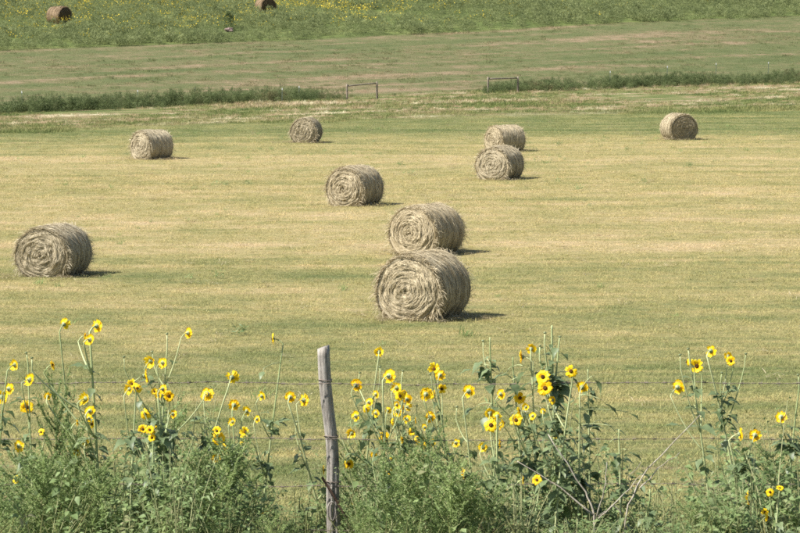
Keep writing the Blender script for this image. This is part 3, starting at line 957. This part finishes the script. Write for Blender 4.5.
def facing(kind):
    if kind == 'F': n = Vector((random.uniform(-.55, .1), -1, random.uniform(.1, .5)))
    elif kind == 'S': n = Vector((random.choice((1, 1, -1)) * random.uniform(.8, 1), random.uniform(-.35, .15), random.uniform(-.1, .25)))
    elif kind == 'U': n = Vector((random.uniform(-.4, .4), random.uniform(-.6, .2), 1))
    else: n = Vector((random.uniform(.0, .8), .8, random.uniform(-.4, .2)))
    return n.normalized()
def head_at(root, b, H, n, rad):
    s = random.choice(HEADS)
    q = n.to_track_quat('Z', 'Y') @ Euler((0, 0, random.uniform(0, 6.28))).to_quaternion()
    h = link('flower_head', s[0], root, H - b, q.to_euler(), rad)
    link('petals', s[1], h); link('disc', s[2], h)
    return h
def leaf_at(root, p, az, pitch, size, roll=0):
    # p = where the petiole leaves the stem (local)
    e = Euler((pitch, roll, az), 'XYZ')
    m = e.to_matrix()
    off = m @ Vector((0, .35 * size, -.1 * size))
    link('leaf', random.choice(LEAVES), root, p + off, e, size)

def sunflower(root_px, d, heads, lab, buds=(), leaves=14, lsize=.095, low=.05, big=(), stem_r=.0075, grp='wild sunflowers growing along the fence', top=None):
    b = at(root_px, 545, d); b.z = gz(b.x, d) - .03
    root = empty('sunflower', b)
    tag(root, lab, 'sunflower', grp)
    H = []
    for h in heads:
        x, y, k = h[0], h[1], h[2]; sz = h[3] if len(h) > 3 else 1.0
        H.append([at(x, y, d + random.uniform(-.12, .12)), facing(k), 0.038 * sz * random.uniform(.82, 1.16), 'h'])
    counted = set(lab.split()) & {'one', 'two', 'three', 'four', 'single', 'lone'}
    for h in [q for q in heads if not counted and random.random() < .55]:
        H.append([at(h[0] + random.uniform(-17, 17), h[1] + random.uniform(6, 34), d + random.uniform(-.2, .2)), facing(random.choice('BBFS')), .038 * random.uniform(.55, .9), 'h'])
    for x, y in buds: H.append([at(x, y, d + random.uniform(-.12, .12)), Vector((random.uniform(-.3, .3), .2, 1)).normalized(), .03, 'b'])
    if top: H.append([at(top[0], top[1], d), Vector((0, 0, 1)), .02, 't'])
    H.sort(key=lambda q: -q[0].z)
    Tt = H[0]
    paths = []
    def neck(q):
        Hp, n = q[0], q[1]
        r = q[2]
        return Hp - n * r * .40, Hp - n * r * 1.6 - Vector((0, 0, .035))
    e0, e1 = neck(Tt)
    mid = Vector((b.x * .75 + e1.x * .25 + random.uniform(-.03, .03), d + random.uniform(-.04, .04), b.z + (e1.z - b.z) * .5))
    main = bez(b, mid, e1, 12) + [e0 * .5 + e1 * .5 + Vector((0, 0, .006)), e0]
    paths.append(main)
    mb = MB(); nn = len(main)
    mb.tube([p - b for p in main], [stem_r * (1 - .5 * i / (nn - 1)) for i in range(nn)], 6)
    link('stem', mb.mesh('stem', M['stem'], True), root)
    for q in H[1:]:
        e0, e1 = neck(q)
        zt = max(b.z + .12, e1.z - random.uniform(.14, .36) - .5 * abs(e1.x - b.x) * .4)
        k = min(range(len(main) - 3), key=lambda i: abs(main[i].z - zt))
        s = main[k]
        if q[0].z < s.z + .03: s = main[max(1, k - 2)]
        c = Vector((s.x * .45 + e1.x * .55, s.y * .5 + e1.y * .5, s.z * .6 + e1.z * .4)) + Vector((0, 0, -.02))
        path = bez(s, c, e1, 8) + [e0 * .5 + e1 * .5 + Vector((0, 0, .005)), e0]
        mb = MB(); nn = len(path); mb.tube([p - b for p in path], [stem_r * (.62 - .26 * i / (nn - 1)) for i in range(nn)], 5)
        link('branch', mb.mesh('branch', M['stem'], True), root); paths.append(path)
    for q in H:
        if q[3] == 'h': head_at(root, b, q[0], q[1], q[2])
        elif q[3] == 'b': link('bud', BUD, root, q[0] - b, q[1].to_track_quat('Z', 'Y').to_euler(), q[2])
    for i in range(int(leaves * (1.7 if top else 2.8))):
        if random.random() < .62 or len(paths) == 1:
            t = low + ((.97 if top else .80) - low) * (random.random() ** .9); path = paths[0]
        else:
            path = random.choice(paths[1:]); t = random.uniform(.15, .75)
        f = t * (len(path) - 3); k = int(f); p = path[k].lerp(path[k + 1], f - k)
        sz = lsize * random.uniform(.55, 1.2) * (1.15 - .55 * t)
        leaf_at(root, p - b, random.uniform(0, 6.28), random.uniform(-.7, .35), sz, random.uniform(-.4, .4))
    for (x, y, sz, az, pitch) in big:
        p = at(x, y, d + random.uniform(-.1, .1))
        k = min(range(len(main) - 1), key=lambda i: (main[i] - p).length + .4 * max(0, main[i].z - p.z))
        # stalk of the leaf from stem to blade
        s = main[k]; mb = MB(); c = (s + p) / 2 + Vector((0, 0, .02))
        e = Euler((pitch, 0, az), 'XYZ'); off = e.to_matrix() @ Vector((0, .35 * sz, -.1 * sz))
        mb.tube([q - b for q in bez(s, c, p, 5)], .0025, 5); link('leaf_stalk', mb.mesh('leaf_stalk', M['stem'], True), root)
        link('leaf', random.choice(LEAVES), root, p + off - b, e, sz)
    return root

F_, B_k, S_ = 'F', 'B', 'S'
S = sunflower
S(-10, 16.7, [(2, 397, 'B'), (9, 389, 'B'), (15, 365, 'B')], 'sunflower with three turned-away heads, beyond the tall feathery bush from the post', leaves=12)
S(36, 16.6, [(30, 380, 'B'), (27, 407, 'F', 1.1), (19, 446, 'B')], 'sunflower with an open dark-centred head beside the tall feathery bush', buds=[(26, 352)], leaves=14)
S(104, 16.5, [(97, 326, 'B'), (90, 340, 'B'), (52, 365, 'S', .8), (86, 399, 'B'), (90, 411, 'B'), (89, 418, 'B', .8), (92, 424, 'F', .9), (106, 485, 'U', .8)],
  'tall sunflower on a thick pale stem with heads at many heights', leaves=22, stem_r=.011, buds=[(32, 357)])
S(78, 17.3, [(64, 324, 'B')], 'sunflower with a single head on a long bare stem', leaves=8)
S(152, 16.8, [(188, 333, 'B'), (151, 361, 'B'), (163, 363, 'B'), (145, 376, 'S', 1.15), (145, 414, 'F')], 'sunflower with a high turned-away head and an open head low down', buds=[(152, 351), (124, 356), (167, 333)], leaves=24)
S(128, 16.4, [(130, 389, 'B', 1.05), (132, 384, 'F', .95)], 'sunflower with two heads pressed together above the thick pale stem', leaves=14)
S(170, 16.6, [(163, 389, 'B', .9), (169, 396, 'F'), (206, 394, 'B', .4), (173, 414, 'B', .7)], 'dark leafy sunflower with heads half hidden by leaves', leaves=34, lsize=.10)
S(150, 16.1, [(150, 430, 'F', .7), (152, 438, 'F', .6)], 'short sunflower with two small stacked heads under the second wire', leaves=12)
S(188, 16.8, [(232, 377, 'B', 1.05), (207, 394, 'B', 1.05)], 'slanting sunflower with two turned-away heads just below the top wire', leaves=22)
S(236, 16.5, [(247, 411, 'B'), (233, 422, 'B', .8), (234, 405, 'B', .85), (219, 439, 'F', 1.0), (217, 431, 'F', .8)], 'bushy sunflower with heads clustered thickly above the second wire', leaves=30)
S(256, 17.2, [(273, 339, 'S', 1.05), (262, 396, 'B', .85), (257, 419, 'B', .7), (244, 440, 'S', 1.05), (264, 513, 'U', .7)], 'sunflower with one side-on head high above the top wire', leaves=20, big=[(264, 368, .07, 2.8, -.6)])
S(330, 17.3, [(304, 400, 'B', 1.25), (290, 397, 'B', .95), (324, 470, 'S', .9)], 'sunflower rooted behind the weathered fence post with two large heads', buds=[(297, 421)], leaves=12)
S(362, 17.3, [(379, 352, 'B', .95), (356, 385, 'B', 1.15), (352, 433, 'B'), (356, 416, 'B', .85), (349, 464, 'F', 1.05), (355, 505, 'U', .8), (334, 430, 'S', .6)], 'sunflower beside the weathered post with a single head above the top wire', buds=[(360, 372), (380, 366)], leaves=24)
S(384, 16.8, [(389, 376, 'B', 1.15), (376, 394, 'B', .9), (369, 402, 'B', .8), (376, 413, 'B'), (384, 437, 'F'), (391, 422, 'S', .9), (393, 460, 'U', .6)], 'many-headed sunflower second along from the weathered post', leaves=24)
S(410, 16.9, [(397, 388, 'B', 1.0), (400, 396, 'F', 1.0), (407, 399, 'B', .9), (398, 411, 'B', 1.0), (407, 419, 'B', .9), (404, 408, 'S', .7)], 'sunflower with a tight cluster of yellow heads above the feathery bush', buds=[(403, 370)], leaves=20)
S(456, 17.0, [(434, 369, 'F', 1.0), (440, 375, 'B', .9), (426, 394, 'B', 1.1), (430, 417, 'B', 1.15), (425, 427, 'B', .6), (419, 440, 'F', .9)], 'slanting sunflower with bare pale branches reaching over the feathery bush', buds=[(430, 373), (417, 405)], leaves=12)
S(478, 16.9, [(469, 391, 'B', 1.1), (456, 443, 'B', .8), (463, 473, 'S', .9), (452, 496, 'U', .8), (420, 525, 'U', .6)], 'sunflower with a lone head on a hooked bare stem', buds=[(457, 406)], leaves=14)
S(496, 16.6, [(490, 413, 'B', .85), (491, 425, 'F', 1.1), (497, 416, 'B', .9), (504, 423, 'S', .75), (483, 447, 'B', 1.05)], 'low sunflower with clustered heads crossing the second wire', leaves=18)
S(535, 16.7, [(522, 357, 'S', 1.2), (531, 349, 'B', .9), (520, 398, 'F', 1.15), (501, 394, 'B', .9), (516, 420, 'F', .95), (526, 407, 'B', .6)], 'sunflower with side-on upper head growing against the large leafy plant', leaves=26, lsize=.105,
  big=[(529, 368, .10, 1.0, -.5), (512, 380, .08, 3.6, -.6)])
S(553, 16.5, [(543, 377, 'F', 1.1), (545, 388, 'F', 1.15), (571, 371, 'F', 1.1), (553, 400, 'B', .7), (533, 416, 'B', .7), (543, 411, 'B', .5)], 'sunflower with big dark-centred heads, one right above another, against the large leafy plant', leaves=26, lsize=.105)
S(576, 16.9, [(582, 387, 'B', 1.1), (556, 437, 'U', .5)], 'sunflower with one turned-away head and large dark drooping leaves', leaves=22, lsize=.105,
  big=[(592, 376, .10, -1.2, -.7), (602, 400, .11, -1.3, -.5), (583, 408, .09, -2.4, -.9), (628, 412, .075, -1.0, -.3), (612, 426, .08, -1.6, -.4)])
S(532, 16.0, [(523, 480, 'S', .75), (537, 480, 'F', 1.0)], 'short sunflower with two small heads below the dead stalk fork', leaves=14)
S(716, 16.9, [(678, 387, 'B', 1.2), (697, 366, 'F', 1.1), (687, 362, 'S', .75)], 'sunflower with bare stem bent towards the dead stalks', buds=[(688, 348), (680, 354)], leaves=12, big=[(694, 405, .06, .9, -.3)])
S(748, 17.2, [(711, 351, 'B', 1.15), (728, 356, 'B', .9), (731, 361, 'F', .9)], 'tall sunflower with three heads above the top wire', buds=[(746, 353), (722, 372)], leaves=24)
S(752, 16.5, [(740, 434, 'S', 1.05), (755, 435, 'B', .95)], 'sunflower with two heads level with the second wire', leaves=26, lsize=.10)
S(788, 17.0, [(781, 417, 'B', .95)], 'sunflower with one small head alone over dense leafy weeds', buds=[(798, 374)], leaves=24)
S(757, 15.9, [(748, 501, 'S', 1.1), (747, 494, 'S', .7)], 'short sunflower with one side-on head deep in the weeds', leaves=14)
S(776, 15.9, [(770, 492, 'F', .75), (780, 488, 'U', .6), (765, 512, 'F', .7), (768, 517, 'S', .7)], 'short sunflower with four small heads deep in leafy weeds', leaves=14)
# tall leafy plants without open heads
S(560, 17.0, [], 'tallest large-leaved grey green plant with a spiky leafy top', top=(552, 324), buds=[(545, 332), (560, 336), (540, 345)], leaves=78, lsize=.105, low=.15, stem_r=.011,
  big=[(545, 345, .08, .6, -.3), (560, 352, .08, -.6, -.2), (566, 372, .10, -1.3, -.6), (536, 390, .09, 1.4, -.5), (556, 345, .07, 2.9, -.4), (570, 415, .1, -1.5, -.6)], grp='large leafy plants along the fence')
S(500, 17.0, [], 'large-leaved grey green plant with pale broad leaves above the top wire', top=(490, 336), buds=[(483, 340)], leaves=26, lsize=.10, low=.2,
  big=[(486, 358, .105, 2.2, -.35), (476, 366, .095, 1.8, -.25), (493, 367, .08, 2.0, -.2), (503, 372, .07, -1.2, -.5), (478, 405, .11, 1.8, -.35), (487, 411, .10, 2.6, -1.0)], grp='large leafy plants along the fence')
S(528, 17.2, [], 'large-leaved grey green plant leaning between two taller leafy plants', top=(513, 356), leaves=30, lsize=.10, low=.25, grp='large leafy plants along the fence',
  big=[(507, 372, .09, 1.6, -.3), (523, 366, .08, -1.2, -.4), (518, 392, .09, 2.0, -.5)])
S(590, 17.2, [], 'large-leaved plant behind the forked dead stalk with a bare tip', top=(588, 368), leaves=34, lsize=.10, low=.2, grp='large leafy plants along the fence',
  big=[(600, 420, .09, -1.4, -.4), (578, 398, .08, 1.4, -.4)])
S(620, 16.6, [], 'dark leafy weed stalk beside the pale dead stalks', top=(619, 428), leaves=18, lsize=.105, low=.1,
  big=[(626, 450, .10, -1.1, -.3), (616, 462, .08, 1.2, -.4), (610, 442, .07, 2.0, -.5)], grp='large leafy plants along the fence')
S(640, 16.3, [], 'low broad-leaved plant at the foot of the slanting dead stalk', top=(650, 488), leaves=22, lsize=.10, low=.05, grp='large leafy plants along the fence')

# ------------------------------------------------------------------ weed bushes
def feathery(seed, n_br=46, spread=.2):
    rs = random.Random(seed); st = MB(); fo = MB()
    main = [Vector((.02 * math.sin(i * .9 + seed), .02 * math.cos(i * 1.1), i / 10)) for i in range(11)]
    st.tube(main, [.009 * (1 - .8 * i / 10) for i in range(11)], 5)
    for k in range(n_br):
        t = rs.uniform(.05, .95); p0 = main[int(t * 10)].lerp(main[min(10, int(t * 10) + 1)], t * 10 % 1)
        az = rs.uniform(0, 6.283); ln = spread * rs.uniform(.6, 1.25) * (1.25 - .85 * t) + .05
        d = Vector((math.cos(az), math.sin(az), 0))
        pts = bez(p0, p0 + d * ln * .6 + Vector((0, 0, ln * .35)), p0 + d * ln + Vector((0, 0, ln * 1.1)), 5)
        st.tube(pts, [.0032 * (1 - .7 * i / 5) for i in range(6)], 3, False)
        for j in range(int(46 * (ln / .2)) + 10):
            q = rs.random() * 4.99; i = int(q); p = pts[i].lerp(pts[i + 1], q - i)
            dd = (Vector((rs.gauss(0, 1), rs.gauss(0, 1), rs.gauss(.7, .6)))).normalized(); l = rs.uniform(.014, .036)
            s = dd.cross(rv()).normalized() * rs.uniform(.003, .006)
            fo.tri(p - s, p + s, p + dd * l)
    return st.mesh('stems', M['weed_stem']), fo.mesh('foliage', M['feather'])
def leafy(seed, n_st=7, lw=.5, lsz=.05, spread=.22):
    rs = random.Random(seed); st = MB(); fo = MB()
    for k in range(n_st):
        az = rs.uniform(0, 6.283); d = Vector((math.cos(az), math.sin(az), 0)); ln = rs.uniform(.55, 1.0)
        top = d * spread * rs.uniform(.2, 1.2) + Vector((0, 0, ln)); c = d * spread * .2 + Vector((0, 0, ln * .6))
        pts = bez(d * .02, c, top, 8)
        st.tube(pts, [.006 * (1 - .7 * i / 8) for i in range(9)], 4, False)
        for j in range(int(42 * ln)):
            q = (rs.random() ** .8) * 7.99; i = int(q); p = pts[i].lerp(pts[i + 1], q - i)
            a2 = rs.uniform(0, 6.283); o = Vector((math.cos(a2), math.sin(a2), rs.gauss(.05, .5))).normalized()
            l = lsz * rs.uniform(.5, 1.25) * (1.15 - .08 * q); p = p + o * rs.uniform(.005, .07)
            s = o.cross(Vector((rs.gauss(0, .5), rs.gauss(0, .5), 1))).normalized() * l * lw / 2
            k0 = len(fo.v); up = Vector((0, 0, l * .12))
            fo.v += [tuple(p), tuple(p + o * l * .35 + s + up), tuple(p + o * l * .35 - s + up), tuple(p + o * l * .7 + s * .7), tuple(p + o * l * .7 - s * .7), tuple(p + o * l - up * 1.5), tuple(p + o * l * .4), tuple(p + o * l * .7 - up * .5)]
            fo.t += [.5] * 8
            fo.f += [(k0, k0 + 1, k0 + 6), (k0, k0 + 6, k0 + 2), (k0 + 1, k0 + 3, k0 + 7, k0 + 6), (k0 + 6, k0 + 7, k0 + 4, k0 + 2), (k0 + 3, k0 + 5, k0 + 7), (k0 + 7, k0 + 5, k0 + 4)]
    return st.mesh('stems', M['weed_stem'], True), fo.mesh('foliage', M['leafy'], True)
FEATH = [feathery(s, 84, .20) for s in (1, 2, 3)]
LEAFY = [leafy(1, 12, .5, .055), leafy(2, 11, .42, .05, .26), leafy(3, 13, .6, .045), leafy(4, 10, .35, .07, .3)]
SLENDER = [leafy(21, 2, .4, .05, .10), leafy(22, 3, .34, .055, .16), leafy(23, 2, .55, .06, .12)]
BROAD = [leafy(11, 7, .72, .095, .26), leafy(12, 6, .66, .105, .3), leafy(13, 8, .75, .08, .24)]
def weed(kind, px, top_y, d, lab, wid=1.0):
    b = at(px, 545, d); b.z = gz(b.x, d) - .02
    h = max(.25, at(px, top_y, d).z - b.z)
    root = empty('weed_bush', b)
    tag(root, lab, 'weed', 'weed bushes along the fence line')
    root.rotation_euler = (random.uniform(-.06, .06), random.uniform(-.08, .08), random.uniform(0, 6.28))
    ms = random.choice(FEATH if kind == 'f' else LEAFY if kind == 'l' else SLENDER if kind == 's' else BROAD)
    root.scale = (wid * (.55 + .5 * h), wid * (.55 + .5 * h), h)
    link('stems', ms[0], root); tag(link('foliage', ms[1], root), kind='stuff')
weed('f', 62, 388, 16.6, 'tallest feathery green weed bush, like a narrow spire', .62)
weed('f', 70, 425, 16.5, 'dark feathery weed leaning against the spire-like bush', .7)
weed('f', 48, 452, 16.2, 'pale feathery weed bush in front of the spire-like bush', .9)
weed('f', 428, 432, 16.4, 'broad pale feathery bush below the slanting sunflower stems', .95)
weed('f', 412, 452, 16.2, 'feathery bush beside the broad pale feathery bush', .95)
weed('f', 450, 462, 16.0, 'feathery weed bush below the lone hooked sunflower', .9)
ZONES = [(88, 'around the spire-like feathery bush'), (178, 'around the thick-stemmed tall sunflower'), (285, 'below the bushy clustered sunflower between tall sunflower and post'),
         (366, 'around the foot of the weathered post'), (468, 'below the tight cluster of yellow heads'), (572, 'around the large-leaved grey green plants'),
         (688, 'around the pale dead stalks'), (9999, 'beyond the dead stalks, away from the wooden post')]
def zone_label(kind, px):
    z = next(t for lim, t in ZONES if px < lim)
    return {'f': 'pale feathery weed bush ', 'l': 'dull green leafy weed bush ', 'b': 'broad-leaved weed ', 's': 'slender leafy weed stalk '}[kind] + z
env = [(0, 462), (30, 455), (80, 440), (110, 448), (150, 415), (200, 415), (240, 440), (268, 490), (305, 502), (335, 470), (360, 450), (400, 452), (450, 462), (490, 478), (530, 440), (575, 400), (605, 430), (640, 482), (690, 478), (720, 440), (760, 432), (800, 435)]
ex, ey = zip(*env)
fw = [(0, .7), (90, .4), (130, .2), (250, .25), (330, .35), (400, .7), (460, .5), (500, .12), (800, .05)]
fx, fy = zip(*fw)
for i in range(136):
    px = -40 + 880 * ((i * .61803) % 1.0)
    d = random.uniform(15.6, 18.0)
    if 300 < px < 352: d = random.uniform(17.15, 18.0)
    ty = np.interp(px, ex, ey) + abs(random.gauss(0, 42)) - (14 if d > 16.9 else 0)
    if 520 < px < 700 and d < 16.75: ty = max(ty, 512)
    ty = min(ty, 520)
    kind = 'f' if random.random() < np.interp(px, fx, fy) else random.choice('llbb')
    weed(kind, px, ty, d, zone_label(kind, px), random.uniform(.75, 1.1))

for i in range(104):                                      # slender stalks standing above the bushes
    px = -20 + 850 * ((i * .61803 + .31) % 1.0)
    d = random.uniform(16.0, 18.6)
    if 300 < px < 352: d = random.uniform(17.2, 18.6)
    if 520 < px < 700: d = random.uniform(16.9, 18.6)
    ty = np.interp(px, ex, ey) - random.uniform(-25, 40)
    weed('s', px, ty, d, zone_label('s', px), random.uniform(.8, 1.2))

# undergrowth on the verge
under_src = [source('undergrowth_a', leaf_clump(90, .16, .26, .016, .06, .6), M['leafy']),
             source('undergrowth_b', grass_tuft(40, .12, .12, .34, .006, .35), M['tall_turf']),
             source('undergrowth_d', grass_tuft(26, .10, .25, .62, .005, .22), M['tall_turf']),
             source('undergrowth_c', leaf_clump(110, .14, .30, .008, .045, .9), M['feather'])]
def build_under():
    n = 3800
    x = rng.uniform(-5.2, 5.2, n); d = rng.uniform(12.5, 19.8, n)
    k = vnoise(x, d, .8, 2)
    keep = (d < 18.2 + 1.2 * k) & ~((np.abs(x + .40) < .2) & (d < 17.0) & (d > 14.5) & (rng.random(n) < .8))
    x, d, k = x[keep], d[keep], k[keep]; n = len(x)
    s = (.7 + .5 * rng.random(n) + .3 * k) * np.interp(d, [12.5, 15.5, 18, 19.6], [.8, 1.0, .9, .45])
    scatter('undergrowth', np.stack([x, d, ground(x, d) - .01], -1), rng.random(n) * 6.283, np.stack([s, s, s], -1), rng.integers(0, 4, n), under_src,
            'low tangled undergrowth of grass and weeds along the fence')
build_under()
